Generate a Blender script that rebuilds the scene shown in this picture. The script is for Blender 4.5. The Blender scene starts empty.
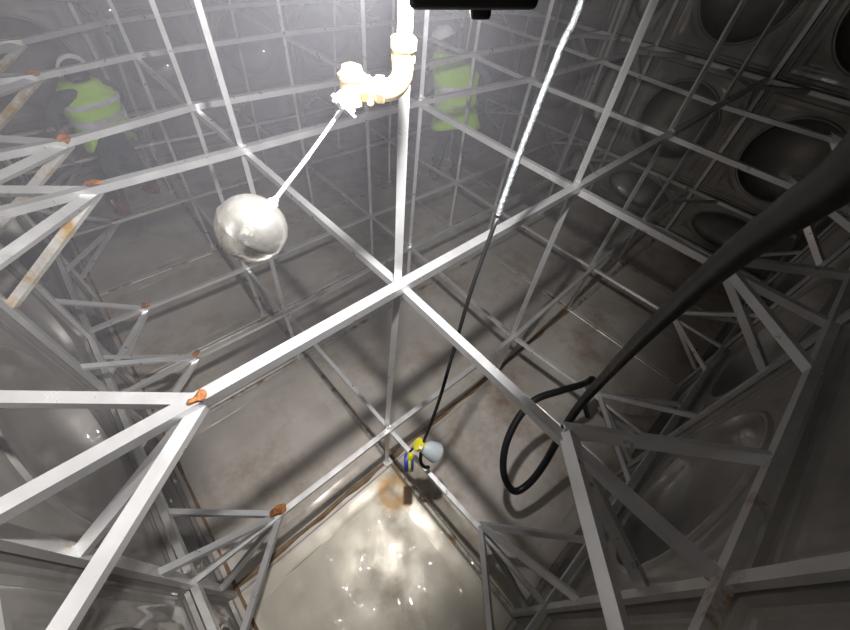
import bpy, bmesh, math, random
from mathutils import Vector, Matrix
from mathutils import noise as mnoise
random.seed(7)
S = 0.62                      # metres per lattice unit (half a tank panel)
C = bpy.context.scene.collection
sc = bpy.context.scene
PI = math.pi

# ------------------------------------------------------------------ camera, world, exposure, lights
def V(x, y, z): return Vector((x * S, y * S, z * S))

cam_d = bpy.data.cameras.new('camera'); cam = bpy.data.objects.new('camera', cam_d); C.objects.link(cam)
cam_d.sensor_width = 36.0; cam_d.lens = 365.67 * 36.0 / 850.0; cam_d.clip_start = 0.01; cam_d.clip_end = 60
rt = Vector((0.74072, -0.66696, 0.08060)); dn = Vector((-0.46710, -0.59752, -0.65176)); fw = Vector((0.48286, 0.44513, -0.75413))
m3 = Matrix((rt, -dn, -fw)).transposed()
cam.matrix_world = Matrix.Translation(V(-1.0171, -1.2004, 4.5745)) @ m3.to_4x4()
sc.camera = cam

w = bpy.data.worlds.new('world'); sc.world = w; w.use_nodes = True
w.node_tree.nodes['Background'].inputs[0].default_value = (0.010, 0.011, 0.013, 1)
w.node_tree.nodes['Background'].inputs[1].default_value = 0.05
sc.view_settings.view_transform = 'Standard'; sc.view_settings.look = 'None'
sc.view_settings.gamma = 1.0; sc.view_settings.use_curve_mapping = False
sc.view_settings.exposure = 0.0
cy = sc.cycles
cy.use_denoising = True
cy.max_bounces = 8; cy.diffuse_bounces = 2; cy.glossy_bounces = 5; cy.volume_bounces = 1; cy.transparent_max_bounces = 8
cy.sample_clamp_indirect = 6.0; cy.blur_glossy = 0.6
cy.caustics_reflective = True

LAMP_C = Vector((-0.28, -0.46, 4.67))          # LED head, just above the black battery box
LAMP_N = Vector((-0.10, 0.87, -0.47)).normalized()   # where its LED face looks
def lamp_light():
    d = bpy.data.lights.new('work_light_beam', 'SPOT'); o = bpy.data.objects.new('work_light_beam', d); C.objects.link(o)
    d.energy = 245; d.spot_size = math.radians(174); d.spot_blend = 0.30; d.shadow_soft_size = 0.04; d.color = (1.0, 0.975, 0.955)
    o.location = (LAMP_C + LAMP_N * 0.075) * S
    o.rotation_euler = LAMP_N.to_track_quat('-Z', 'Y').to_euler()
lamp_light()

# ------------------------------------------------------------------ materials
def new_mat(name):
    m = bpy.data.materials.new(name); m.use_nodes = True
    nt = m.node_tree; b = nt.nodes['Principled BSDF']
    return m, nt, b
def nd(nt, t, **k):
    n = nt.nodes.new(t)
    for a, v in k.items():
        if hasattr(n, a): setattr(n, a, v)
        else: n.inputs[a.replace('_', ' ')].default_value = v
    return n
def ramp(nt, pts):
    r = nt.nodes.new('ShaderNodeValToRGB'); e = r.color_ramp.elements
    while len(e) < len(pts): e.new(0.5)
    for i, (p, c) in enumerate(pts): e[i].position = p; e[i].color = (*c, 1) if len(c) == 3 else c
    return r
def worn(name, c1, c2, metallic, rough, scale=3.0, stain=None, bump=0.0, bscale=6.0, rough_var=0.12, stain_lo=.55, stain_hi=.72, stain_scale=1.7):
    m, nt, b = new_mat(name); L = nt.links
    geo = nd(nt, 'ShaderNodeNewGeometry')
    n1 = nd(nt, 'ShaderNodeTexNoise', Scale=scale, Detail=6.0, Roughness=0.6); L.new(geo.outputs['Position'], n1.inputs['Vector'])
    r1 = ramp(nt, [(0.3, c1), (0.7, c2)]); L.new(n1.outputs['Fac'], r1.inputs['Fac'])
    col = r1.outputs['Color']
    if stain:
        n2 = nd(nt, 'ShaderNodeTexNoise', Scale=stain_scale, Detail=8.0, Roughness=0.68); L.new(geo.outputs['Position'], n2.inputs['Vector'])
        r2 = ramp(nt, [(stain_lo, (0, 0, 0)), (stain_hi, (1, 1, 1))]); L.new(n2.outputs['Fac'], r2.inputs['Fac'])
        mx = nd(nt, 'ShaderNodeMix', data_type='RGBA'); L.new(r2.outputs['Color'], mx.inputs[0]); L.new(col, mx.inputs[6]); mx.inputs[7].default_value = (*stain, 1)
        col = mx.outputs[2]
        mm = nd(nt, 'ShaderNodeMapRange'); L.new(r2.outputs['Color'], mm.inputs['Value']); mm.inputs['To Min'].default_value = metallic; mm.inputs['To Max'].default_value = metallic * 0.45
        L.new(mm.outputs[0], b.inputs['Metallic'])
    else: b.inputs['Metallic'].default_value = metallic
    L.new(col, b.inputs['Base Color'])
    n3 = nd(nt, 'ShaderNodeTexNoise', Scale=scale * 3.1, Detail=5.0); L.new(geo.outputs['Position'], n3.inputs['Vector'])
    mr = nd(nt, 'ShaderNodeMapRange'); L.new(n3.outputs['Fac'], mr.inputs['Value'])
    mr.inputs['From Min'].default_value = .3; mr.inputs['From Max'].default_value = .7
    mr.inputs['To Min'].default_value = rough - rough_var; mr.inputs['To Max'].default_value = rough + rough_var
    L.new(mr.outputs[0], b.inputs['Roughness'])
    if bump:
        n4 = nd(nt, 'ShaderNodeTexNoise', Scale=bscale, Detail=3.0); L.new(geo.outputs['Position'], n4.inputs['Vector'])
        bp = nd(nt, 'ShaderNodeBump', Strength=bump, Distance=0.02); L.new(n4.outputs['Fac'], bp.inputs['Height']); L.new(bp.outputs[0], b.inputs['Normal'])
    return m
M = {}
M['beam'] = worn('brushed_angle_steel', (.60, .60, .61), (.76, .76, .77), .66, .36, 5, rough_var=.10)
M['beam_tan'] = worn('tarnished_angle_steel', (.60, .60, .58), (.74, .73, .70), .5, .42, 5, stain=(.42, .26, .07), stain_lo=.44, stain_hi=.58, stain_scale=4.5)
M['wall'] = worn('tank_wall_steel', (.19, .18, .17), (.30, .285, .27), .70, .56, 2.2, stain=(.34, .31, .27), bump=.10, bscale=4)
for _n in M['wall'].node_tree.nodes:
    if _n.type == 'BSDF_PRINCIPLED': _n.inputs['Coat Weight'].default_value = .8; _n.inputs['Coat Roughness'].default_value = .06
M['floor'] = worn('tank_floor_steel', (.49, .445, .40), (.68, .635, .585), .40, .44, 1.6, stain=(.25, .18, .13), bump=.12, bscale=3, stain_lo=.50, stain_hi=.72, stain_scale=1.3)
def floor_ring():
    nt = M['floor'].node_tree; L = nt.links; b = nt.nodes['Principled BSDF']; src = b.inputs['Base Color'].links[0].from_socket
    geo = nd(nt, 'ShaderNodeNewGeometry'); ds = nd(nt, 'ShaderNodeVectorMath', operation='DISTANCE'); L.new(geo.outputs['Position'], ds.inputs[0]); ds.inputs[1].default_value = (-.19 * S, -.30 * S, 0)
    nz = nd(nt, 'ShaderNodeTexNoise', Scale=9.0, Detail=5.0); L.new(geo.outputs['Position'], nz.inputs['Vector'])
    ad = nd(nt, 'ShaderNodeMath', operation='MULTIPLY_ADD'); L.new(nz.outputs['Fac'], ad.inputs[0]); ad.inputs[1].default_value = .13; L.new(ds.outputs['Value'], ad.inputs[2])
    r = ramp(nt, [(.075, (0, 0, 0)), (.13, (.75, .75, .75)), (.16, (.8, .8, .8)), (.215, (0, 0, 0))]); L.new(ad.outputs[0], r.inputs['Fac'])
    mx = nd(nt, 'ShaderNodeMix', data_type='RGBA'); L.new(r.outputs['Color'], mx.inputs[0]); L.new(src, mx.inputs[6]); mx.inputs[7].default_value = (.40, .22, .07, 1)
    L.new(mx.outputs[2], b.inputs['Base Color'])
floor_ring()
M['stiff'] = worn('seam_bar_steel', (.50, .50, .50), (.64, .64, .63), .65, .40, 6, stain=(.30, .17, .07), stain_lo=.60, stain_hi=.68, stain_scale=5)
M['seam'] = worn('floor_seam_steel', (.42, .40, .37), (.50, .48, .45), .5, .5, 6, stain=(.20, .10, .04), stain_lo=.50, stain_hi=.60, stain_scale=5)
M['seamrust'] = worn('rusted_floor_seam', (.13, .075, .035), (.30, .19, .10), .1, .6, 9, stain=(.50, .28, .12), stain_lo=.58, stain_hi=.70, stain_scale=14)
M['rust'] = worn('orange_rust', (.13, .035, .008), (.45, .17, .03), .1, .65, 22, bump=.6, bscale=60)
M['weld'] = worn('bright_weld', (.62, .60, .57), (.85, .83, .80), .6, .45, 25, bump=.5, bscale=60)
M['black'] = worn('black_rubber', (.010, .010, .011), (.018, .018, .019), 0, .36, 8, rough_var=.06)
for _n in M['black'].node_tree.nodes:
    if _n.type == 'BSDF_PRINCIPLED': _n.inputs['Specular IOR Level'].default_value = .22
M['blackplastic'] = worn('black_plastic', (.012, .012, .012), (.02, .02, .02), 0, .5, 8)
M['sleeve'] = worn('grey_braid', (.10, .11, .12), (.42, .44, .46), .6, .4, 60, bump=.4, bscale=80)
M['chrome'] = worn('float_ball_steel', (.70, .68, .63), (.84, .82, .77), .93, .25, 4, stain=(.50, .44, .34), rough_var=.05, stain_lo=.52, stain_hi=.66, stain_scale=7)
M['pipe'] = worn('galvanised_pipe', (.80, .80, .80), (.90, .90, .90), .35, .42, 6)
M['brass'] = worn('brass_fitting', (.80, .58, .28), (.92, .74, .42), .55, .34, 8)
M['yellow'] = worn('yellow_plastic', (.80, .72, .02), (.92, .84, .05), 0, .4, 8)
M['blue'] = worn('blue_plastic', (.03, .06, .45), (.05, .10, .60), 0, .4, 8)
M['greyplastic'] = worn('grey_plastic', (.48, .53, .57), (.58, .63, .67), 0, .5, 8)
M['vest'] = worn('lime_vest_cloth', (.46, .80, .05), (.56, .92, .09), 0, .8, 9, bump=.35, bscale=14)
M['band'] = worn('silver_reflective_tape', (.66, .67, .72), (.86, .87, .92), .25, .5, 12, bump=.4, bscale=20)
M['dark'] = worn('dark_work_cloth', (.022, .028, .030), (.045, .052, .055), 0, .9, 9, bump=.5, bscale=12)
M['trousers'] = worn('dark_green_trousers', (.025, .034, .032), (.045, .058, .054), 0, .9, 9, bump=.5, bscale=12)
M['greysleeve'] = worn('blue_grey_sleeve', (.13, .15, .18), (.19, .21, .25), 0, .85, 9, bump=.5, bscale=12)
M['skin'] = worn('skin', (.50, .30, .22), (.58, .36, .27), 0, .55, 9)
M['glove'] = worn('brick_red_glove', (.34, .13, .09), (.45, .19, .13), 0, .8, 14)
M['hair'] = worn('black_hair', (.015, .012, .011), (.03, .026, .024), 0, .6, 30)
M['white'] = worn('white_helmet_shell', (.74, .75, .76), (.84, .85, .86), 0, .3, 4)
M['boot'] = worn('wet_red_brown_rubber', (.12, .03, .025), (.20, .055, .045), 0, .2, 12)
def lens_mat():
    m, nt, b = new_mat('led_lens'); b.inputs['Base Color'].default_value = (.9, .9, .9, 1)
    b.inputs['Emission Color'].default_value = (1, .98, .95, 1); b.inputs['Emission Strength'].default_value = 60
    return m
M['lens'] = lens_mat()
def water_mat():
    m = bpy.data.materials.new('shallow_water'); m.use_nodes = True; nt = m.node_tree; nt.nodes.clear(); L = nt.links
    out = nd(nt, 'ShaderNodeOutputMaterial'); mix = nd(nt, 'ShaderNodeMixShader'); tr = nd(nt, 'ShaderNodeBsdfTransparent'); gl = nd(nt, 'ShaderNodeBsdfGlossy')
    tr.inputs[0].default_value = (.97, .975, .94, 1); gl.inputs['Roughness'].default_value = 0.03
    fr = nd(nt, 'ShaderNodeFresnel', IOR=1.33)
    geo = nd(nt, 'ShaderNodeNewGeometry')
    n1 = nd(nt, 'ShaderNodeTexNoise', Scale=12.0, Detail=1.5, Distortion=1.2); L.new(geo.outputs['Position'], n1.inputs['Vector'])
    n2 = nd(nt, 'ShaderNodeTexNoise', Scale=1.6, Detail=2.0); L.new(geo.outputs['Position'], n2.inputs['Vector'])
    ad = nd(nt, 'ShaderNodeMath', operation='MULTIPLY_ADD'); L.new(n2.outputs['Fac'], ad.inputs[0]); ad.inputs[1].default_value = 3.0; L.new(n1.outputs['Fac'], ad.inputs[2])
    bp = nd(nt, 'ShaderNodeBump', Strength=.3, Distance=0.006); L.new(ad.outputs[0], bp.inputs['Height'])
    L.new(bp.outputs[0], gl.inputs['Normal']); L.new(bp.outputs[0], fr.inputs['Normal'])
    L.new(fr.outputs[0], mix.inputs[0]); L.new(tr.outputs[0], mix.inputs[1]); L.new(gl.outputs[0], mix.inputs[2]); L.new(mix.outputs[0], out.inputs[0])
    return m
M['water'] = water_mat()

# ------------------------------------------------------------------ object helpers
def link(name, me, parent=None, mat=None):
    o = bpy.data.objects.new(name, me); C.objects.link(o)
    if parent: o.parent = parent
    if mat is not None and me is not None and not me.materials:
        for k in (mat if isinstance(mat, (list, tuple)) else [mat]): me.materials.append(M[k])
    return o
def bm_obj(name, bm, mat, parent=None, smooth=None):
    me = bpy.data.meshes.new(name)
    bmesh.ops.recalc_face_normals(bm, faces=bm.faces)
    bm.to_mesh(me); bm.free()
    if smooth is not None:
        for p in me.polygons: p.use_smooth = True
        me.set_sharp_from_angle(angle=math.radians(smooth))
    return link(name, me, parent, mat)
def empty(name, loc=None):
    o = bpy.data.objects.new(name, None); C.objects.link(o); o.empty_display_size = .1
    if loc is not None: o.location = loc
    return o
def tag(o, label=None, cat=None, group=None, kind=None):
    if label: o['label'] = label
    if cat: o['category'] = cat
    if group: o['group'] = group
    if kind: o['kind'] = kind
    return o
def under(root, o):
    """parent o (built in world coordinates) under root placed at its base"""
    o.parent = root; o.matrix_parent_inverse = root.matrix_basis.inverted(); return o

def frame_of(d, up=Vector((0, 0, 1))):
    d = d.normalized()
    if abs(d.dot(up)) > .95: up = Vector((0, 1, 0))
    s = d.cross(up).normalized(); u = s.cross(d).normalized()
    return d, s, u
def add_tube(bm, pts, r, n=12, caps=True, radii=None):
    rings = []; prev = None
    for i, p in enumerate(pts):
        d = (pts[min(i + 1, len(pts) - 1)] - pts[max(i - 1, 0)]).normalized()
        if prev is None: _, s, u = frame_of(d)
        else:
            s = (prev - d * prev.dot(d)).normalized(); u = d.cross(s)
        prev = s
        rr = radii[i] if radii else r
        rings.append([bm.verts.new(p + (s * math.cos(2 * PI * k / n) + u * math.sin(2 * PI * k / n)) * rr) for k in range(n)])
    for a, b in zip(rings, rings[1:]):
        for k in range(n): bm.faces.new((a[k], a[(k + 1) % n], b[(k + 1) % n], b[k]))
    if caps: bm.faces.new(rings[0]); bm.faces.new(rings[-1])
def bez(pts, n=10):
    out = []; P = [pts[0]] + list(pts) + [pts[-1]]
    for i in range(1, len(P) - 2):
        for k in range(n):
            t = k / n; a, b, c, d = P[i - 1], P[i], P[i + 1], P[i + 2]
            out.append(.5 * ((2 * b) + (c - a) * t + (2 * a - 5 * b + 4 * c - d) * t * t + (3 * b - a - 3 * c + d) * t ** 3))
    out.append(pts[-1]); return out
def add_box(bm, c, x, y, z, R=None, bevel=0):
    m = Matrix.Translation(c) @ (R.to_4x4() if R else Matrix()) @ Matrix.Diagonal((x, y, z, 1))
    r = bmesh.ops.create_cube(bm, size=1, matrix=m)
    if bevel:
        es = list({e for v in r['verts'] for e in v.link_edges})
        bmesh.ops.bevel(bm, geom=es, offset=bevel, segments=3, profile=.6, affect='EDGES')
def add_sphere(bm, c, r, seg=24, rings=16, scale=(1, 1, 1), R=None):
    m = Matrix.Translation(c) @ (R.to_4x4() if R else Matrix()) @ Matrix.Diagonal((*scale, 1))
    bmesh.ops.create_uvsphere(bm, u_segments=seg, v_segments=rings, radius=r, matrix=m)
def lathe(bm, prof, base, axis, n=28, sx=1.0):
    d, s, u = frame_of(axis)
    rings = []
    for (r, h) in prof:
        rings.append([bm.verts.new(base + d * h + (s * math.cos(2 * PI * k / n) * sx + u * math.sin(2 * PI * k / n)) * max(r, 1e-5)) for k in range(n)])
    for a, b in zip(rings, rings[1:]):
        for k in range(n): bm.faces.new((a[k], a[(k + 1) % n], b[(k + 1) % n], b[k]))
    bm.faces.new(rings[0]); bm.faces.new(rings[-1])

def angle_bar(bm, pts, side, up, wd, ht, t):
    """L profile swept along pts: flange of width wd along `side`, web of height ht along -`up`"""
    prof = [(0, 0), (wd, 0), (wd, -t), (t, -t), (t, -ht), (0, -ht)]
    rings = []
    for i, p in enumerate(pts):
        d = (pts[min(i + 1, len(pts) - 1)] - pts[max(i - 1, 0)]).normalized()
        s = (side - d * side.dot(d)).normalized(); u = (up - d * up.dot(d)); u = (u - s * u.dot(s)).normalized()
        rings.append([bm.verts.new(p + s * a + u * b) for a, b in prof])
    n = len(prof)
    for a, b in zip(rings, rings[1:]):
        for k in range(n): bm.faces.new((a[k], a[(k + 1) % n], b[(k + 1) % n], b[k]))
    for r in (rings[0], rings[-1]):
        bm.faces.new((r[0], r[1], r[2], r[3])); bm.faces.new((r[0], r[3], r[4], r[5]))

# ------------------------------------------------------------------ tank shell
XS = [-2, 0, 2, 4, 6, 8]; YS = [-2, 0, 2, 3, 5, 7, 9]; ZS = [0, 1, 3, 5]

def panel_mesh(w, h, kind):
    """pressed panel centred on the origin in local xy; local +z points out of the tank"""
    W, H = w / 2, h / 2
    N = 96
    per = []
    tot = 4; q = N // 4
    for k in range(N):
        sgn, f = divmod(k, q); f = f / q * 2 - 1
        per.append([(1, f), (-f, 1), (-1, -f), (f, -1)][sgn])
    a, b = W * .685, H * .685
    if w != h: a, b = W * .70, H * .66
    ths = [math.atan2(y, x) for x, y in per]
    ins = [0.0, .035, .045, .075, .085, .13, .145, .165, .18, .225] if kind != 'floor' else [0.0, .03, .045, .10, .14, .2]
    inner = ins[-1]
    sx, sy = W - inner, H - inner
    if min(w, h) < 1.5: inner = .14; ins = [0.0, .035, .045, .07, .08, .14]; sx, sy = W - inner, H - inner
    a = min(a, sx * .93); b = min(b, sy * .93)
    def border(e): return 0 if e < .035 else 0
    hs = {0.0: -.035, .035: -.035, .045: -.005, .075: -.005, .085: .006, .13: .006, .145: -.003, .165: -.003, .18: .002, .225: .002}
    verts = []; faces = []; rings = []
    def ring(f):
        rings.append(list(range(len(verts), len(verts) + N)))
        for k in range(N): verts.append(f(k))
    if kind == 'floor': hs = {0.0: 0, .03: 0, .045: 0.008, .10: .008, .14: .0, .2: 0}
    for e in ins:
        z = hs.get(e, 0)
        ring(lambda k, e=e, z=z: (per[k][0] * (W - e), per[k][1] * (H - e), z))
    base = hs.get(ins[-1], 0)
    rim = 1.07
    NL = 14
    for i in range(1, NL + 1):
        t = i / NL
        def f(k, t=t):
            x0, y0 = per[k][0] * sx, per[k][1] * sy; x1, y1 = a * rim * math.cos(ths[k]), b * rim * math.sin(ths[k])
            x = x0 + (x1 - x0) * t; y = y0 + (y1 - y0) * t
            z = base
            if kind != 'floor':
                re = math.hypot(x / a, y / b); e = min(W - abs(x), H - abs(y))
                d1 = (re - 1.17) * min(a, b); d2 = e - inner - .03
                dd = min(d1, d2)
                if dd > 0: z += min(dd, .05) / .05 * .014
            else:
                z += .010 * mnoise.noise(Vector((x * 1.3, y * 1.3, 3.1)))
            return (x, y, z)
        ring(f)
    if kind == 'floor':
        for s in (.85, .7, .55, .4, .25, .1):
            ring(lambda k, s=s: (a * rim * s * math.cos(ths[k]), b * rim * s * math.sin(ths[k]), base + .010 * mnoise.noise(Vector((a * s * math.cos(ths[k]) * 1.3, b * s * math.sin(ths[k]) * 1.3, 3.1)))))
    else:
        D = min(a, b) * (.50 if kind == 'wall' else .25)
        ring(lambda k: (a * 1.04 * math.cos(ths[k]), b * 1.04 * math.sin(ths[k]), base - .018))
        ring(lambda k: (a * 1.01 * math.cos(ths[k]), b * 1.01 * math.sin(ths[k]), base - .018))
        for i in range(0, 11):
            al = (i / 11) * PI / 2
            s = math.cos(al); z = math.sin(al)
            ring(lambda k, s=s, z=z: (a * .985 * s * math.cos(ths[k]), b * .985 * s * math.sin(ths[k]), base + D * (.04 + .96 * z)))
    verts.append((0, 0, base + (0 if kind == 'floor' else D)))
    for r0, r1 in zip(rings, rings[1:]):
        for k in range(N): faces.append((r0[k], r1[k], r1[(k + 1) % N], r0[(k + 1) % N]))
    c = len(verts) - 1; r = rings[-1]
    for k in range(N): faces.append((r[k], c, r[(k + 1) % N]))
    me = bpy.data.meshes.new('%s_panel' % kind)
    me.from_pydata([(x * S, y * S, z * S) for x, y, z in verts], [], faces)
    for p in me.polygons: p.use_smooth = True
    me.set_sharp_from_angle(angle=math.radians(28))
    me.materials.append(M['floor' if kind == 'floor' else 'wall'])
    return me
_pm = {}
def pmesh(w, h, kind):
    k = (w, h, kind)
    if k not in _pm: _pm[k] = panel_mesh(w, h, kind)
    return _pm[k]
def place_panel(root, name, w, h, kind, c, xax, out):
    o = bpy.data.objects.new(name, pmesh(w, h, kind)); C.objects.link(o); o.parent = root
    z = Vector(out); x = Vector(xax); y = z.cross(x)
    o.matrix_local = Matrix.Translation(V(*c)) @ Matrix((x, y, z)).transposed().to_4x4()
    return o
def bar_part(root, name, p, q, side, up, wd, ht, t, mat):
    bm = bmesh.new(); angle_bar(bm, [V(*p), V(*q)], Vector(side), Vector(up), wd * S, ht * S, t * S)
    return bm_obj(name, bm, mat, root)
def shell():
    roots = {}
    for nm in ('floor', 'ceiling', 'wall_left', 'wall_right', 'wall_back', 'wall_front'):
        roots[nm] = tag(empty(nm), kind='structure')
    labels = {'floor': 'brown-grey stained steel tank floor of flat pressed panels', 'ceiling': 'steel tank roof panels with round manhole',
              'wall_left': 'grey steel tank wall with round dished panels, behind the rusty struts', 'wall_right': 'dim steel tank wall with round dished panels, beside the black hose',
              'wall_back': 'hazy steel tank wall with round dished panels behind the workers', 'wall_front': 'dark steel tank wall below the dark struts'}
    for k, v in labels.items(): roots[k]['label'] = v
    for i in range(5):
        for j in range(6):
            x0, x1, y0, y1 = XS[i], XS[i + 1], YS[j], YS[j + 1]
            place_panel(roots['floor'], 'floor_panel', x1 - x0, y1 - y0, 'floor', ((x0 + x1) / 2, (y0 + y1) / 2, 0), (1, 0, 0), (0, 0, 1)).scale.z = 1
            if (i, j) != (0, 0):
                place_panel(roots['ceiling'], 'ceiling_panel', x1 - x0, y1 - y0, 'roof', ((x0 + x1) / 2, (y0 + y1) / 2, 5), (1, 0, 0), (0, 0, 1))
    # manhole panel above the camera
    bm = bmesh.new(); N = 48; cx, cyy = -1.0, -1.1
    outer = []; inner = []; lip = []
    for k in range(N):
        a = 2 * PI * k / N; ca, sa = math.cos(a), math.sin(a); m = 1 / max(abs(ca), abs(sa))
        px, py = ca * m, sa * m
        outer.append(bm.verts.new(V(-1 + px, -1 + py, 5))); inner.append(bm.verts.new(V(cx + .62 * ca, cyy + .62 * sa, 5))); lip.append(bm.verts.new(V(cx + .62 * ca, cyy + .62 * sa, 5.25)))
    for k in range(N):
        k2 = (k + 1) % N
        bm.faces.new((outer[k], outer[k2], inner[k2], inner[k])); bm.faces.new((inner[k], inner[k2], lip[k2], lip[k]))
    bm_obj('manhole_panel', bm, 'wall', roots['ceiling'])
    for j in range(6):
        for r in range(3):
            y0, y1, z0, z1 = YS[j], YS[j + 1], ZS[r], ZS[r + 1]
            yc, zc = (y0 + y1) / 2, (z0 + z1) / 2
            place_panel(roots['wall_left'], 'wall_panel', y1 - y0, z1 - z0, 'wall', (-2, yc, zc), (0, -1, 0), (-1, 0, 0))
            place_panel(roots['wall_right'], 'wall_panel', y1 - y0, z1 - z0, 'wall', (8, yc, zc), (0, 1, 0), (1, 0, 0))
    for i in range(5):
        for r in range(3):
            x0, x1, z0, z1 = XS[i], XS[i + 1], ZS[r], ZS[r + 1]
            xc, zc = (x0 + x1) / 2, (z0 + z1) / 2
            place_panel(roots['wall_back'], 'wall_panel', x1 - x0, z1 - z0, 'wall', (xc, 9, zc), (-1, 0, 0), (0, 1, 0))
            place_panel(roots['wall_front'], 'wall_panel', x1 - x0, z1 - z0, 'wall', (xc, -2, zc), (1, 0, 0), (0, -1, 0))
    # seam bars on the walls
    g = .05
    for y in YS[1:-1]:
        bar_part(roots['wall_left'], 'seam_bar', (-2 + g + .03, y - .04, .02), (-2 + g + .03, y - .04, 4.98), (0, 1, 0), (1, 0, 0), .085, .04, .012, 'stiff')
        bar_part(roots['wall_right'], 'seam_bar', (8 - g - .03, y - .03, .02), (8 - g - .03, y - .03, 4.98), (0, 1, 0), (-1, 0, 0), .06, .03, .012, 'stiff')
    for x in XS[1:-1]:
        bar_part(roots['wall_back'], 'seam_bar', (x - .03, 9 - g - .03, .02), (x - .03, 9 - g - .03, 4.98), (1, 0, 0), (0, -1, 0), .06, .03, .012, 'stiff')
        bar_part(roots['wall_front'], 'seam_bar', (x - .03, -2 + g + .03, .02), (x - .03, -2 + g + .03, 4.98), (1, 0, 0), (0, 1, 0), .06, .03, .012, 'stiff')
    for z in (1, 3):
        bar_part(roots['wall_left'], 'seam_bar', (-2 + g + .05, -2, z + .05), (-2 + g + .05, 9, z + .05), (0, 0, -1), (1, 0, 0), .09, .05, .012, 'stiff')
        bar_part(roots['wall_right'], 'seam_bar', (8 - g - .05, -2, z + .03), (8 - g - .05, 9, z + .03), (0, 0, -1), (-1, 0, 0), .06, .05, .012, 'stiff')
        bar_part(roots['wall_back'], 'seam_bar', (-2, 9 - g - .05, z + .03), (8, 9 - g - .05, z + .03), (0, 0, -1), (0, -1, 0), .06, .05, .012, 'stiff')
        bar_part(roots['wall_front'], 'seam_bar', (-2, -2 + g + .05, z + .03), (8, -2 + g + .05, z + .03), (0, 0, -1), (0, 1, 0), .06, .05, .012, 'stiff')
    # floor seams: low strips, rusty along y=0 and beside the left wall
    def strip(p, q, wd, ht, mat, wob=0.0):
        bm = bmesh.new(); a, b = Vector(p), Vector(q); d = (b - a).normalized(); s = Vector((-d.y, d.x, 0)); n = 40; rr = []
        for i in range(n + 1):
            c = a + (b - a) * i / n
            k = 1 + wob * mnoise.noise(c * 3.7); k2 = 1 + wob * mnoise.noise(c * 4.9 + Vector((5, 3, 1)))
            rr.append([bm.verts.new(v * S) for v in (c - s * wd / 2 * k, c - s * wd / 4 + Vector((0, 0, ht)), c + s * wd / 4 + Vector((0, 0, ht)), c + s * wd / 2 * k2)])
        for r0, r1 in zip(rr, rr[1:]):
            for k in range(3): bm.faces.new((r0[k], r0[k + 1], r1[k + 1], r1[k]))
        return bm_obj('floor_seam', bm, mat, roots['floor'])
    for y in YS[1:-1]:
        if y == 0:
            strip((-2, .03, .002), (4, .03, .002), .055, .012, 'seamrust', 1.6); strip((4, 0, .002), (8, 0, .002), .08, .014, 'seam')
        else: strip((-2, y, .002), (8, y, .002), .06, .014, 'seam')
    for x in XS[1:-1]:
        strip((x, -2, .002), (x, 9, .002), .06, .013, 'seamrust' if x == 99 else 'seam')
    strip((-1.9, -2, .002), (-1.9, 9, .002), .035, .02, 'seamrust', 1.4)
    strip((7.92, -2, .002), (7.92, 9, .002), .07, .03, 'seam')
shell()

# ------------------------------------------------------------------ bracing frame
NB = {(-1, 0): (-1.14, -.02), (-1, 1): (-1.08, 2.06), (-1, 2): (-1.08, 2.92), (-1, 3): (-1.02, 4.62), (-1, 4): (-.95, 5.95),
      (0, 0): (.05, -.01), (0, 1): (.03, 2.08), (0, 2): (.01, 3.17), (0, 3): (0, 4.96), (0, 4): (.08, 6.59),
      (1, 0): (2.07, 0), (1, 1): (2.15, 2.14), (1, 2): (2.05, 3.08), (1, 3): (2.09, 5.22), (1, 4): (2.1, 7.1),
      (2, 0): (4.08, .02), (2, 1): (4.1, 2.01), (2, 2): (4.21, 3.21), (2, 3): (4.2, 5.2), (2, 4): (4.2, 7.1),
      (3, 0): (5.88, .05), (3, 1): (6.11, 2.02), (3, 2): (6.22, 3.17), (3, 3): (6.27, 5.18), (3, 4): (6.25, 7.1)}
NA = {(-1, 0): (-1.22, .01), (-1, 1): (-1.13, 2.02), (-1, 2): (-1.33, 3.09), (-1, 3): (-1.14, 5.11), (-1, 4): (-1.15, 7.30),
      (0, 0): (-.02, 0), (0, 1): (-.06, 2.01), (0, 2): (-.09, 3.06), (0, 3): (-.04, 5.15), (0, 4): (0, 7.36),
      (1, 0): (1.95, -.05), (1, 1): (2.04, 2.06), (1, 2): (2.06, 3.08), (1, 3): (2.06, 5.15), (1, 4): (2.05, 7.2),
      (2, 0): (4.02, .03), (2, 1): (4, 2.01), (2, 2): (4.04, 3.01), (2, 3): (4.05, 5.1), (2, 4): (4.05, 7.2),
      (3, 0): (5.98, .12), (3, 1): (6.03, 2.05), (3, 2): (6.05, 3.05), (3, 3): (6.05, 5.1), (3, 4): (6.05, 7.2)}
for N_ in (NB, NA):
    for i in range(4): N_[(i, -1)] = ({0: .02, 1: 2.04, 2: 4.04, 3: 6.0}[i], -1.2); N_[(i, 5)] = (N_[(i, 4)][0], 8.15)
    for j in range(5): N_[(4, j)] = (7.15, N_[(3, j)][1])
YW = [0, 2, 3, 5, 7]; XW = [0, 2, 4, 6]
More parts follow.
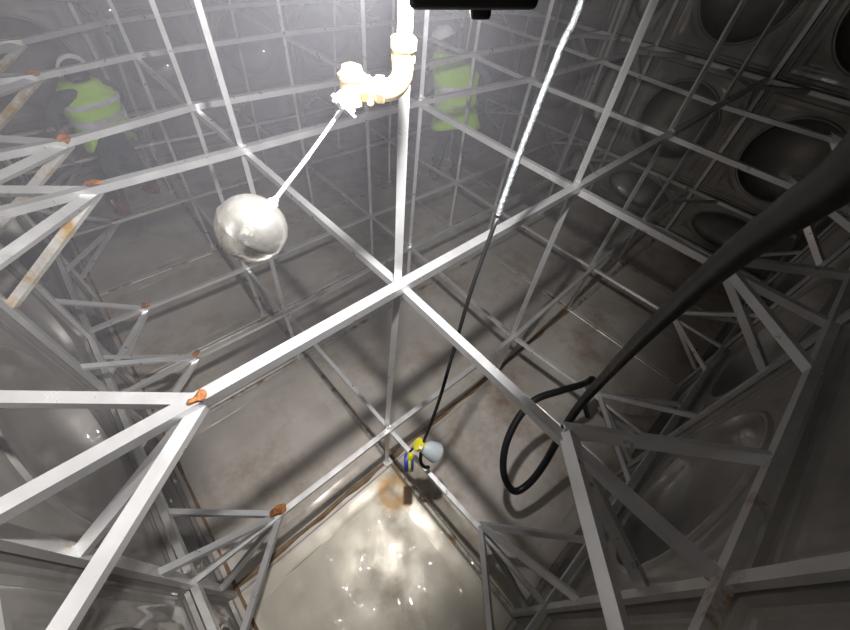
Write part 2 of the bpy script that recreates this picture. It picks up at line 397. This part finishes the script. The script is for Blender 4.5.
def bracing():
    root = tag(empty('bracing_frame', V(0, 0, 0)), 'welded grid of grey steel angle beams, upright posts and splayed struts filling the tank', 'frame')
    for N_, z in ((NB, 3.0), (NA, 1.0)):
        wd = .066 if z > 2 else .05
        for j in range(5):       # beams running from left wall to right wall
            pts = [V(-1.95, N_[(-1, j)][1] + (0.0), z)] + [V(*N_[(i, j)], z) for i in range(-1, 5)] + [V(7.93, N_[(4, j)][1], z)]
            pts = [p + Vector((0, -.04 * S, .04 * S)) for p in pts]
            bm = bmesh.new(); angle_bar(bm, pts, Vector((0, 1, 0)), Vector((0, 0, 1)), wd * S, wd * .85 * S, .011 * S)
            bm_obj('cross_beam', bm, 'beam', root)
        for i in range(4):       # beams running front to back, just under them
            pts = [V(N_[(i, -1)][0], -1.93, z)] + [V(*N_[(i, j)], z) for j in range(-1, 6)] + [V(N_[(i, 5)][0], 8.93, z)]
            pts = [p + Vector((-.03 * S, 0, -.045 * S if False else -.012 * S)) for p in pts]
            bm = bmesh.new(); angle_bar(bm, pts, Vector((1, 0, 0)), Vector((0, 0, 1)), (.05 if z > 2 else .04) * S, (.055 if z > 2 else .042) * S, .010 * S)
            bm_obj('long_beam', bm, 'beam', root)
    for i in range(4):           # upright posts through both levels
        for j in range(5):
            b, a = NB[(i, j)], NA[(i, j)]
            e = .035
            ztop = 4.97
            top = (b[0] + (b[0] - a[0]) * .0, b[1])
            pts = [V(a[0] - .05, a[1] + .03, .012), V(a[0] - .05, a[1] + .03, 1.0), V(b[0] - .05, b[1] + .03, 3.0), V(top[0] - .05, top[1] + .03, ztop)]
            bm = bmesh.new(); angle_bar(bm, pts, Vector((.8, -.6, 0)), Vector((-.6, -.8, 0)), .044 * S, .030 * S, .008 * S)
            # foot and welds
            bm_obj('post', bm, 'beam', root)
            bm = bmesh.new(); add_box(bm, V(a[0] - .02, a[1] + .02, .02), .10 * S, .10 * S, .02 * S, bevel=.003)
            bm_obj('foot_plate', bm, 'weld', root)
    def strut(p, q, mat, up=None, wd=.06):
        if p[2] < 2: wd = .048
        p, q = V(*p), V(*q); d, s, u = frame_of(q - p)
        camd = (V(-1.0, -1.2, 4.57) - (p + q) / 2)
        side = d.cross(camd).normalized(); up = side.cross(d).normalized()
        if up.dot(camd) < 0: up = -up
        rot = Matrix.Rotation(.5, 3, d); side = rot @ side; up = rot @ up
        bm = bmesh.new(); angle_bar(bm, [p - side * wd * S / 2, q - side * wd * S / 2], side, up, wd * S, wd * .8 * S, .010 * S)
        bm_obj('wall_strut', bm, mat, root)
    def blob(p, mat, r=.05, n=5, spread=.05):
        bm = bmesh.new()
        for _ in range(n):
            c = V(p[0] + random.uniform(-spread, spread), p[1] + random.uniform(-spread, spread), p[2] + random.uniform(-.02, .03))
            bmesh.ops.create_icosphere(bm, subdivisions=3, radius=r * S * random.uniform(.6, 1), matrix=Matrix.Translation(c) @ Matrix.Diagonal((1.5, 1, .35, 1)))
        for v in bm.verts: v.co += mnoise.noise_vector(v.co * 45) * (.011 if mat == 'rust' else .004)
        o = bm_obj('joint_weld', bm, mat, root, smooth=60)
    for N_, z in ((NB, 3.0), (NA, 1.0)):
        for j in range(5):
            x, y = N_[(-1, j)]; yw = YW[j] if j < 3 or z < 2 else y
            tan = 'beam_tan'
            strut((x, y, z), (-1.93, yw - .65, z), 'beam'); strut((x, y, z), (-1.93, yw + .65, z), 'beam' if z > 2 else 'beam')
            strut((x, y, z), (-1.93, yw, z - .6), tan if z > 2 and j > 0 else 'beam')
            if z < 2: strut((x, y, z), (-1.93, yw, z + .6), 'beam')
            blob((x, y, z + .038), 'rust', .040, 3, .022)
            x, y = N_[(4, j)]
            strut((x, y, z), (7.93, y - .65, z), 'beam'); strut((x, y, z), (7.93, y + .65, z), 'beam')
            strut((x, y, z), (7.93, y, z - .6), 'beam')
        for i in range(4):
            x, y = N_[(i, -1)]
            strut((x, y, z), (x - .65, -1.93, z), 'beam'); strut((x, y, z), (x + .65, -1.93, z), 'beam')
            strut((x, y, z), (x, -1.93, z - .6), 'beam')
            if z < 2: strut((x, y, z), (x, -1.93, z + .6), 'beam')
            x, y = N_[(i, 5)]
            strut((x, y, z), (x - .65, 8.93, z), 'beam'); strut((x, y, z), (x + .65, 8.93, z), 'beam')
            strut((x, y, z), (x, 8.93, z - .6), 'beam')
            for j in range(5):
                x, y = N_[(i, j)]
                blob((x - .02, y, z + .02), 'weld', .030, 2, .012)
bracing()


# ------------------------------------------------------------------ float valve hanging from the roof
def W(p): return V(*p)
def float_valve():
    root = tag(empty('ball_float_valve', V(-.138, -.164, 4.98)), 'bright steel float ball on a thin lever under a vertical inlet pipe and brass elbow', 'float valve')
    bm = bmesh.new(); add_tube(bm, [V(-.138, -.164, 4.99), V(-.138, -.164, 4.205)], .0255 * S, 20)
    under(root, bm_obj('inlet_pipe', bm, 'pipe', None, 40))
    bm = bmesh.new(); lathe(bm, [(.030, 0), (.037, .004), (.038, .02), (.034, .026), (.034, .034), (.040, .038), (.040, .066), (.034, .072)][::1], Vector((0, 0, 0)), Vector((0, 0, 1)), 8)
    for v in bm.verts: v.co = v.co * S + V(-.138, -.164, 4.215)
    under(root, bm_obj('coupling', bm, 'brass', None, 30))
    bm = bmesh.new()
    pts = bez([W(p) for p in ((-.138, -.164, 4.225), (-.143, -.163, 4.175), (-.168, -.150, 4.145), (-.205, -.128, 4.138))], 6)
    add_tube(bm, pts, .034 * S, 18)
    under(root, bm_obj('elbow', bm, 'brass', None, 40))
    bm = bmesh.new(); ax = Vector((-.74, .62, .0)).normalized()
    lathe(bm, [(.031, 0), (.042, .004), (.042, .028), (.034, .034), (.034, .045), (.041, .05), (.041, .075), (.028, .082)], Vector((0, 0, 0)), ax, 8)
    for v in bm.verts: v.co = v.co * S + V(-.190, -.139, 4.140)
    under(root, bm_obj('union_nut', bm, 'brass', None, 30))
    body = Vector((-.272, -.072, 4.142))
    bm = bmesh.new()
    lathe(bm, [(.020, -.055), (.034, -.05), (.040, -.03), (.040, .02), (.046, .026), (.046, .036), (.034, .046), (.03, .06), (.012, .066)], Vector((0, 0, 0)), Vector((.05, .05, 1)), 20)
    for v in bm.verts: v.co = v.co * S + W(body)
    vb = bm_obj('valve_body', bm, 'brass', None, 35); under(root, vb)
    bm = bmesh.new()
    d = Vector((-.302, .042, -.288)).normalized(); R = d.to_track_quat('Z', 'Y').to_matrix()
    for sx in (-1, 1): add_box(bm, W(Vector((-.292, -.068, 4.105)) + (R @ Vector((sx * .028, 0, 0)))), .006 * S, .05 * S, .07 * S, R, .001)
    add_box(bm, W(Vector((-.305, -.068, 4.085))), .085 * S, .05 * S, .008 * S, R, .001)
    under(root, bm_obj('lever_fork', bm, 'pipe', None, 30))
    for k, off in enumerate(((.036, .02), (-.040, -.012), (.0, .03))):
        c = Vector((-.300, -.066, 4.098)) + R @ Vector((off[0], off[1], -.012))
        bm = bmesh.new(); a_ = R @ Vector((1, 0, .25))
        lathe(bm, [(.009, -.02), (.009, .02), (.014, .021), (.014, .032), (.004, .034)], Vector((0, 0, 0)), R @ Vector((0, .3, 1)), 8)
        for v in bm.verts: v.co = v.co * S + W(c)
        under(root, bm_obj('bolt', bm, 'pipe', None, 30))
    bm = bmesh.new(); add_sphere(bm, V(-.243, -.128, 4.108), .012 * S, 12, 8); under(root, bm_obj('drain_plug', bm, 'brass', None, 60))
    bm = bmesh.new(); add_tube(bm, [W((-.300, -.070, 4.098)), W((-.450, -.05, 3.953)), W((-.607, -.02, 3.806))], .0078 * S, 10)
    under(root, bm_obj('lever_rod', bm, 'pipe', None, 40))
    bc = Vector((-.695, -.002, 3.725)); ax = Vector((.60, -.20, .70)).normalized()
    bm = bmesh.new(); r = .122
    prof = []
    for k in range(0, 33):
        a = PI * k / 32; rr = r * math.sin(a); h = -r * math.cos(a)
        if k == 16: rr += .0035
        prof.append((rr, h))
    lathe(bm, prof, Vector((0, 0, 0)), ax, 48)
    for v in bm.verts: v.co = v.co * S + W(bc)
    fb = bm_obj('float_ball', bm, 'chrome', None, 80); under(root, fb)
    bm = bmesh.new(); p = bc + (Vector((-.607, -.02, 3.806)) - bc).normalized() * (r - .004)
    lathe(bm, [(.019, 0), (.019, .012), (.012, .02), (.010, .03)], Vector((0, 0, 0)), (p - bc), 12)
    for v in bm.verts: v.co = v.co * S + W(p)
    under(root, bm_obj('ball_socket', bm, 'pipe', None, 30))
float_valve()

# ------------------------------------------------------------------ work lamp (black housing at the manhole)
def work_lamp():
    root = tag(empty('work_lamp', W(LAMP_C)), 'black work lamp with rounded battery box hanging from the roof beside the white pipe', 'lamp')
    bx = rt.copy(); bz = Vector((0, 0, 1)); bz = (bz - bx * bz.dot(bx)).normalized(); by = bz.cross(bx); R = Matrix((bx, by, bz)).transposed()
    BC = Vector((-.235, -.55, 4.468)) - rt * .036 - dn * .030
    bm = bmesh.new(); add_box(bm, W(BC), .27 * S, .10 * S, .13 * S, R, .010)
    under(root, bm_obj('battery_box', bm, 'blackplastic', None, 40))
    bm = bmesh.new(); add_box(bm, W(BC + R @ Vector((.02, .0, -.070))), .045 * S, .05 * S, .03 * S, R, .006)
    under(root, bm_obj('latch', bm, 'blackplastic', None, 40))
    z = LAMP_N; x = (bx - z * bx.dot(z)).normalized(); y = z.cross(x); R2 = Matrix((x, y, z)).transposed()
    bm = bmesh.new(); add_box(bm, W(LAMP_C), .17 * S, .11 * S, .07 * S, R2, .008)
    under(root, bm_obj('lamp_head', bm, 'blackplastic', None, 40))
    bm = bmesh.new(); add_box(bm, W(LAMP_C + z * .037), .13 * S, .08 * S, .006 * S, R2, .002)
    under(root, bm_obj('led_lens', bm, 'lens', None, 40))
    bm = bmesh.new(); add_tube(bm, [W(BC + bz * .05), W(LAMP_C)], .014 * S, 10); under(root, bm_obj('neck', bm, 'blackplastic', None, 40))
    bm = bmesh.new(); add_tube(bm, [W(LAMP_C), Vector((LAMP_C.x, LAMP_C.y, 4.99)) * S], .008 * S, 8)
    under(root, bm_obj('hanger', bm, 'blackplastic', None, 40))
work_lamp()

# ------------------------------------------------------------------ thick black hose
def hose():
    P = [(-.80, -1.26, 4.99), (-.62, -1.26, 4.75), (-.45, -1.25, 4.56), (-0.335, -1.245, 4.454), (-0.254, -1.249, 4.372), (-0.161, -1.239, 4.277), (-0.031, -1.224, 4.131), (0.188, -1.203, 3.819), (0.49, -1.18, 3.297),
         (0.827, -1.163, 2.595), (0.96, -1.156, 2.021), (0.938, -1.187, 1.591), (0.826, -1.255, 1.142), (0.681, -1.27, 0.904), (0.539, -1.217, 0.853), (0.518, -1.062, 0.998), (0.622, -0.918, 1.216),
         (0.829, -0.836, 1.397), (1.043, -0.836, 1.534), (1.323, -0.935, 1.522), (1.62, -1.02, 1.42), (1.88, -1.04, 1.22), (2.06, -1.05, 1.12), (2.2, -1.08, .9), (2.3, -1.15, .4), (2.42, -1.28, .055)]
    pts = bez([W(p) for p in P], 7); n = len(pts)
    bm = bmesh.new(); add_tube(bm, pts, .034 * S, 16)
    return tag(bm_obj('black_hose', bm, 'black', None, 60), 'thick black hose coming down from the manhole and looping near the floor', 'hose')
hose()

# ------------------------------------------------------------------ level switch hanging on its cable
def level_switch():
    root = tag(empty('level_switch', V(.95, -.12, 4.98)), 'hanging black cable with grey cone weight, yellow collar and small yellow-blue float', 'float switch')
    top = [(.95, -.12, 4.99), (.908, -.123, 4.322), (.844, -.126, 4.146), (.715, -.148, 3.719), (.591, -.193, 3.388)]
    low = [(.591, -.193, 3.388), (.41, -.26, 2.95), (.27, -.33, 2.45), (.13, -.40, 1.95), (.0, -.43, 1.42)]
    bm = bmesh.new(); add_tube(bm, bez([W(p) for p in top], 8), .0165 * S, 12)
    under(root, bm_obj('cable_sleeve', bm, 'sleeve', None, 60))
    bm = bmesh.new(); add_tube(bm, bez([W(p) for p in low], 8), .0135 * S, 12)
    under(root, bm_obj('cable', bm, 'black', None, 60))
    tip = Vector((-.02, -.43, 1.38)); ax = Vector((.50, -.58, -.60)).normalized()
    bm = bmesh.new(); lathe(bm, [(.03, 0), (.045, .01), (.075, .08), (.09, .15), (.092, .18), (.085, .19), (.03, .193)], Vector((0, 0, 0)), ax, 28)
    for v in bm.verts: v.co = v.co * S + W(tip)
    under(root, bm_obj('counterweight', bm, 'greyplastic', None, 35))
    bm = bmesh.new(); lathe(bm, [(.025, -.05), (.056, -.045), (.058, -.01), (.04, .0), (.035, .02)], Vector((0, 0, 0)), ax, 24)
    for v in bm.verts: v.co = v.co * S + W(tip)
    under(root, bm_obj('yellow_collar', bm, 'yellow', None, 35))
    bm = bmesh.new(); add_box(bm, W(tip + Vector((-.03, -.02, .03))), .035 * S, .03 * S, .06 * S, Matrix.Rotation(.5, 3, 'Z'), .003)
    under(root, bm_obj('clip', bm, 'white', None, 35))
    loop = bez([W(p) for p in ((-.03, -.45, 1.34), (-.08, -.50, 1.27), (-.07, -.54, 1.19), (-.02, -.56, 1.12))], 8)
    bm = bmesh.new(); add_tube(bm, loop, .016 * S, 10); under(root, bm_obj('cable_loop', bm, 'black', None, 60))
    cord = bez([W(p) for p in ((.02, -.45, 1.35), (-.05, -.40, 1.36), (-.11, -.38, 1.28))], 8)
    bm = bmesh.new(); add_tube(bm, cord, .010 * S, 8); under(root, bm_obj('cord', bm, 'black', None, 60))
    fc = Vector((-.14, -.42, 1.16)); rx = Matrix.Rotation(.25, 3, 'X')
    fa = Vector((.74, -.66, .1)).normalized()          # flat side of the disc float faces along this axis
    def disc(name, o0, r, h, mat):
        bm = bmesh.new(); lathe(bm, [(r * .7, -h / 2), (r * .95, -h * .38), (r, 0), (r * .95, h * .38), (r * .7, h / 2)], Vector((0, 0, 0)), fa, 28)
        for v in bm.verts:
            v.co = Vector((v.co.x, v.co.y, v.co.z * 1.55)) * S + W(fc + fa * o0)
        return under(root, bm_obj(name, bm, mat, None, 50))
    disc('float_shell', -.022, .078, .045, 'blue'); disc('float_rim', .008, .082, .028, 'yellow'); disc('float_back', .030, .074, .024, 'blue')
    bm = bmesh.new(); lathe(bm, [(.03, 0), (.03, .04), (.016, .06)], Vector((0, 0, 0)), Vector((.2, .1, 1)), 12)
    for v in bm.verts: v.co = v.co * S + W(fc + Vector((0.005, 0.0, .11)))
    under(root, bm_obj('float_neck', bm, 'yellow', None, 35))
level_switch()

# ------------------------------------------------------------------ shallow water lying in the corner of the floor
def puddle():
    bm = bmesh.new(); vs = {}; st = .022
    def xy(i, j): return -1.86 + i * st, -1.97 + j * st
    def inside(x, y):
        if y > -.10 - .05 * mnoise.noise(Vector((x * 3, y, 0))): return False
        e = .12 * mnoise.noise(Vector((x * 1.7, y * 1.7, 4.0)))
        return x < .22 + .25 * (-.2 - y) * .3 + e
    def g(i, j):
        if (i, j) not in vs:
            x, y = xy(i, j)
            q = Vector((x, y, 2.0))
            h = .030 * mnoise.noise(q * 1.6) +   .019 * mnoise.noise(Vector((x * 5.5, y * 4.2, 1.0))) + .009 * mnoise.noise(Vector((x * 9, y * 11, 7.0)))
            vs[(i, j)] = bm.verts.new(V(x, y, max(.020, .040 + h)))
        return vs[(i, j)]
    for i in range(int(2.4 / st)):
        for j in range(int(2.0 / st)):
            if inside(*xy(i, j)): bm.faces.new((g(i, j), g(i + 1, j), g(i + 1, j + 1), g(i, j + 1)))
    o = bm_obj('water_puddle', bm, 'water', None, 180)
    return tag(o, 'shallow rippled water lying on the corner floor panel beside the rusty seam', 'water', kind='stuff')
puddle()

# ------------------------------------------------------------------ workers
def skin_body(name, bones, root, mats):
    """bones: list of (a, b, material); joints: dict name -> (pos, radius)"""
    joints, edges = bones
    names = list(joints); idx = {k: i for i, k in enumerate(names)}
    me = bpy.data.meshes.new(name); me.from_pydata([W(joints[k][0]) for k in names], [(idx[a], idx[b]) for a, b, _ in edges], [])
    o = bpy.data.objects.new(name, me); C.objects.link(o)
    o.modifiers.new('skin', 'SKIN'); sv = me.skin_vertices[0].data if me.skin_vertices else None
    if sv is None:
        bm = bmesh.new(); bm.from_mesh(me); bm.verts.layers.skin.verify(); bm.to_mesh(me); bm.free(); sv = me.skin_vertices[0].data
    for i, k in enumerate(names):
        r = joints[k][1]; r = r if isinstance(r, tuple) else (r, r); sv[i].radius = (r[0] * S, r[1] * S); sv[i].use_root = (k == 'pelvis')
    ss = o.modifiers.new('sub', 'SUBSURF'); ss.levels = 2; ss.render_levels = 2
    dg = bpy.context.evaluated_depsgraph_get(); dg.update()
    em = bpy.data.meshes.new_from_object(o.evaluated_get(dg))
    bpy.data.objects.remove(o)
    ml = sorted({m for *_, m in edges})
    for m in ml: em.materials.append(M[m])
    seg = [(W(joints[a][0]), W(joints[b][0]), ml.index(m)) for a, b, m in edges]
    for p in em.polygons:
        c = p.center; best = None
        for a, b, mi in seg:
            ab = b - a; t = max(0, min(1, (c - a).dot(ab) / ab.length_squared)); d = (c - (a + ab * t)).length
            if best is None or d < best[0]: best = (d, mi)
        p.material_index = best[1]; p.use_smooth = True
    ob = bpy.data.objects.new(name, em); C.objects.link(ob)
    return under(root, ob)
def hand(J, E, pre, wrist, d, out, k, mat, parent):
    """palm, four fingers and a thumb, slightly curled; k = body scale"""
    d = Vector(d).normalized(); out = Vector(out); out = (out - d * out.dot(d)).normalized(); nrm = d.cross(out)
    wv = Vector(wrist)
    J[pre + 'palm'] = (tuple(wv + d * .075 * k), (.050 * k, .030 * k)); E.append((parent, pre + 'palm', mat))
    for i, ln in enumerate((.085, .10, .095, .075)):
        b = wv + d * .14 * k + out * (.038 - .025 * i) * k
        J[pre + 'k%d' % i] = (tuple(b), .016 * k); E.append((pre + 'palm', pre + 'k%d' % i, mat))
        m = b + (d * .85 + nrm * .3).normalized() * ln * .55 * k; J[pre + 'm%d' % i] = (tuple(m), .014 * k); E.append((pre + 'k%d' % i, pre + 'm%d' % i, mat))
        t = m + (d * .5 + nrm * .85).normalized() * ln * .45 * k; J[pre + 't%d' % i] = (tuple(t), .011 * k); E.append((pre + 'm%d' % i, pre + 't%d' % i, mat))
    a = wv + d * .06 * k + out * .055 * k; J[pre + 'th'] = (tuple(a), .018 * k); E.append((pre + 'palm', pre + 'th', mat))
    b = a + (d * .7 + out * .6).normalized() * .06 * k; J[pre + 'th2'] = (tuple(b), .014 * k); E.append((pre + 'th', pre + 'th2', mat))

def loft(rings, n=36, thick=None):
    """rings: list of (centre, half width vec, half depth vec, power)"""
    bm = bmesh.new(); rr = []
    for c, a, b, lift in rings:
        r = []
        for k in range(n):
            t = 2 * PI * k / n; ca, sa = math.cos(t), math.sin(t)
            ex = .8
            x = math.copysign(abs(ca) ** ex, ca); y = math.copysign(abs(sa) ** ex, sa)
            r.append(bm.verts.new((c + a * x + b * y + Vector((0, 0, lift(t) if lift else 0))) * S))
        rr.append(r)
    for p, q in zip(rr, rr[1:]):
        for k in range(n): bm.faces.new((p[k], p[(k + 1) % n], q[(k + 1) % n], q[k]))
    return bm
def person(base, label, JJ, face_dir, head_dir, k, jacket, handmat, vest_h, hem_lift, band_hs, arms):
    root = tag(empty('person', W(base)), label, 'person', 'workers in lime vests inside the tank')
    J = dict(JJ); E = [('pelvis', 'spine', jacket), ('spine', 'chest', jacket), ('chest', 'neck', jacket), ('neck', 'head', 'skin'), ('head', 'crown', 'skin')]
    f = Vector(face_dir).normalized(); hd = Vector(head_dir).normalized()
    H = Vector(J['head'][0])
    J['nose'] = (tuple(H + hd * .155 * k + Vector((0, 0, -.005))), .022 * k); E.append(('head', 'nose', 'skin'))
    J['chin'] = (tuple(H + hd * .085 * k + Vector((0, 0, -.12 * k))), .055 * k); E.append(('head', 'chin', 'skin'))
    for sd in 'LR':
        E += [('chest', 'sh' + sd, jacket), ('sh' + sd, 'el' + sd, jacket), ('el' + sd, 'wr' + sd, jacket),
              ('pelvis', 'hip' + sd, 'trousers'), ('hip' + sd, 'kn' + sd, 'trousers'), ('kn' + sd, 'an' + sd, 'trousers')]
        wv = Vector(J['wr' + sd][0]); dv = wv - Vector(J['el' + sd][0])
        hand(J, E, 'h' + sd, wv, dv, f.cross(Vector((0, 0, 1))) * (-1 if sd == 'R' else 1), k, handmat, 'wr' + sd)
    body = skin_body('body', (J, E), root, None)
    # helmet, hair, eyes, ears
    up = (Vector(J['crown'][0]) - H).normalized()
    bm = bmesh.new()
    c0 = H + up * .075 * k
    prof = [(.205, 0), (.212, .004), (.185, .012), (.176, .03), (.165, .08), (.135, .125), (.085, .155), (.03, .168), (0.001, .17)]
    _, s_, u_ = frame_of(up)
    rings = []
    n = 32; side = up.cross(hd).normalized(); fr = side.cross(up).normalized()
    for r, h in prof:
        ring = []
        for q in range(n):
            a = 2 * PI * q / n; e = 1.0
            rr = r * k
            px = math.cos(a) * rr * 1.12; py = math.sin(a) * rr * .92
            if h < .006 and math.cos(a) > .3: px += .07 * k * (math.cos(a) - .3)
            ring.append(bm.verts.new((c0 + fr * (-px if fr.dot(hd) < 0 else px) + side * py + up * h * k) * S))
        rings.append(ring)
    for p, q in zip(rings, rings[1:]):
        for i in range(n): bm.faces.new((p[i], p[(i + 1) % n], q[(i + 1) % n], q[i]))
    bm.faces.new(rings[-1]); bm.faces.new(rings[0])
    under(root, bm_obj('safety_helmet', bm, 'white', None, 50))
    bm = bmesh.new(); add_sphere(bm, W(H - hd * .022 * k + up * .02 * k), .168 * k * S, 20, 14, (1, 1, 1.0))
    for v in list(bm.verts):
        rel = v.co / S - H
        if rel.dot(hd) > .05 * k or rel.z < -.10 * k: bm.verts.remove(v)
    under(root, bm_obj('hair', bm, 'hair', None, 80))
    for sd in (-1, 1):
        bm = bmesh.new(); add_sphere(bm, W(H + hd * .148 * k + side * sd * .055 * k + up * .02 * k), .018 * k * S, 10, 8); under(root, bm_obj('eye', bm, 'hair', None, 80))
        bm = bmesh.new(); add_sphere(bm, W(H + side * sd * .158 * k - up * .01 * k), .04 * k * S, 10, 8, (.7, .5, 1)); under(root, bm_obj('ear', bm, 'skin', None, 80))
    # vest
    pel, chest, neck = (Vector(J[x][0]) for x in ('pelvis', 'chest', 'neck'))
    rv = (Vector(J['shR'][0]) - Vector(J['shL'][0])).normalized()
    fv = rv.cross(Vector((0, 0, 1))).normalized()
    sw = (Vector(J['shR'][0]) - Vector(J['shL'][0])).length / 2
    def ctr(t): return pel.lerp(chest, t) if t < 1 else chest.lerp(neck, t - 1)
    def dims(t):
        if t < 1: return (sw * (1.06 - .05 * math.sin(t * PI)) + (.05 * k if t < 0 else 0), (.23 + .08 * t * t) * k)
        u = t - 1; return (sw * (1.12 - .38 * u * u), (.31 - .07 * u) * k)
    ts = [vest_h, vest_h + .12, .1, .25, .4, .55, .7, .85, 1.0, 1.15, 1.3, 1.5, 1.7, 1.88, 2.0, 2.15, 2.28]
    ts = sorted(t for t in ts if t >= vest_h)
    def mk(t, g=0, lift=None):
        a, b = dims(t); wob = .012 * k * math.sin(t * 23)
        return (ctr(t), rv * (a + g + wob), fv * (b + g - wob), lift)
    rings = [mk(t, 0, (lambda th, w_=max(0, 1 - (t - vest_h) / .45): hem_lift(th) * w_) if t < vest_h + .45 else None) for t in ts]
    bm = loft(rings); vo = bm_obj('safety_vest', bm, 'vest', None, 60); sm = vo.modifiers.new('solid', 'SOLIDIFY'); sm.thickness = .006; under(root, vo)
    for h, hh in band_hs:
        bm = loft([mk(h, .012 * k), mk(h + hh * .5, .014 * k), mk(h + hh, .012 * k)]); b = bm_obj('reflective_band', bm, 'band', None, 60); under(root, b)
    # boots
    for sd in 'LR':
        an = Vector(J['an' + sd][0]); bm = bmesh.new()
        fz = Vector((f.x, f.y, 0)).normalized()
        add_tube(bm, [W(an + Vector((0, 0, .34 * k))), W(an + Vector((0, 0, .18 * k))), W(an), W(an + Vector((0, 0, -.03 * k)))], 0, 16, radii=[.115 * k * S, .105 * k * S, .085 * k * S, .08 * k * S])
        pts = [an - fz * .07 * k, an + fz * .02 * k, an + fz * .14 * k, an + fz * .24 * k, an + fz * .30 * k]
        pts = [Vector((p.x, p.y, .02 + z_ * k)) for p, z_ in zip(pts, (.075, .08, .07, .055, .045))]
        add_tube(bm, [W(p) for p in pts], 0, 14, radii=[.06 * k * S, .075 * k * S, .075 * k * S, .065 * k * S, .035 * k * S])
        under(root, bm_obj('boot', bm, 'boot', None, 70))
    return root

J1 = {'pelvis': ((-.60, 7.12, 1.36), (.20, .17)), 'spine': ((-.59, 7.08, 1.68), (.19, .16)), 'chest': ((-.58, 7.02, 2.02), (.22, .18)), 'neck': ((-.57, 7.19, 2.22), .08), 'head': ((-.54, 7.36, 2.31), .125), 'crown': ((-.55, 7.47, 2.37), .11),
      'shL': ((-.90, 6.90, 2.14), .12), 'elL': ((-1.17, 6.80, 1.98), .085), 'wrL': ((-1.13, 6.84, 1.80), .055), 'shR': ((-.24, 7.22, 2.16), .12), 'elR': ((-.12, 7.42, 1.86), .08), 'wrR': ((-.35, 7.62, 1.80), .055),
      'hipL': ((-.75, 7.05, 1.26), .155), 'knL': ((-.86, 7.08, .74), .11), 'anL': ((-.96, 7.06, .16), .075), 'hipR': ((-.46, 7.20, 1.26), .155), 'knR': ((-.38, 7.40, .74), .11), 'anR': ((-.30, 7.62, .16), .075)}
J1 = {k_: ((p_[0], p_[1] - .18, p_[2]), r_) for k_, (p_, r_) in J1.items()}
person((-.62, 7.12, 0), 'worker in lime vest and dark jacket bending beside the left wall, seen from behind', J1, (-.45, .85, 0), (-.35, .85, -.35), 1.04, 'dark', 'glove', .04,
       lambda th: .33 * abs(math.sin(th)) ** 2 - .10 * max(0, math.cos(th)) ** 3 - .06, ((.58, .17), (1.02, .26)), None)
J2 = {'pelvis': ((5.20, 4.35, 1.50), (.23, .19)), 'spine': ((5.20, 4.42, 1.86), (.21, .18)), 'chest': ((5.20, 4.52, 2.24), (.24, .20)), 'neck': ((5.16, 4.68, 2.53), .095), 'head': ((5.08, 4.80, 2.72), .145), 'crown': ((5.05, 4.84, 2.84), .13),
      'shL': ((4.88, 4.72, 2.40), .12), 'elL': ((4.70, 4.74, 1.98), .095), 'wrL': ((4.80, 5.05, 1.80), .06), 'shR': ((5.66, 4.30, 2.42), .12), 'elR': ((5.92, 4.22, 2.12), .095), 'wrR': ((5.95, 4.62, 2.00), .06),
      'hipL': ((5.05, 4.43, 1.40), .17), 'knL': ((5.02, 4.55, .80), .125), 'anL': ((4.98, 4.55, .18), .085), 'hipR': ((5.36, 4.27, 1.40), .17), 'knR': ((5.42, 4.38, .80), .125), 'anR': ((5.48, 4.35, .18), .085)}
person((5.2, 4.45, 0), 'worker in lime vest and white helmet standing in the haze behind the far posts', J2, (.45, .85, 0), (-.75, .45, -.35), 1.14, 'greysleeve', 'skin', -.22,
       lambda th: -.03 * math.sin(th * 3), ((.34, .06), (.70, .14)), None)

# ------------------------------------------------------------------ welding haze filling the tank
def haze():
    bm = bmesh.new(); add_box(bm, V(2.25, 4.2, 3.05), 8.1 * S, 9.3 * S, 3.7 * S)
    o = bm_obj('haze', bm, [], None)
    m = bpy.data.materials.new('thin_haze'); m.use_nodes = True; nt = m.node_tree; nt.nodes.clear()
    out = nd(nt, 'ShaderNodeOutputMaterial'); vs = nd(nt, 'ShaderNodeVolumeScatter'); vs.inputs['Color'].default_value = (.89, .89, 1.0, 1)
    vs.inputs['Density'].default_value = 0.045; vs.inputs['Anisotropy'].default_value = 0.15
    nt.links.new(vs.outputs[0], out.inputs['Volume']); o.data.materials.append(m)
    return tag(o, 'thin pale mist hanging around the two workers and the float valve', 'haze', kind='stuff')
haze()
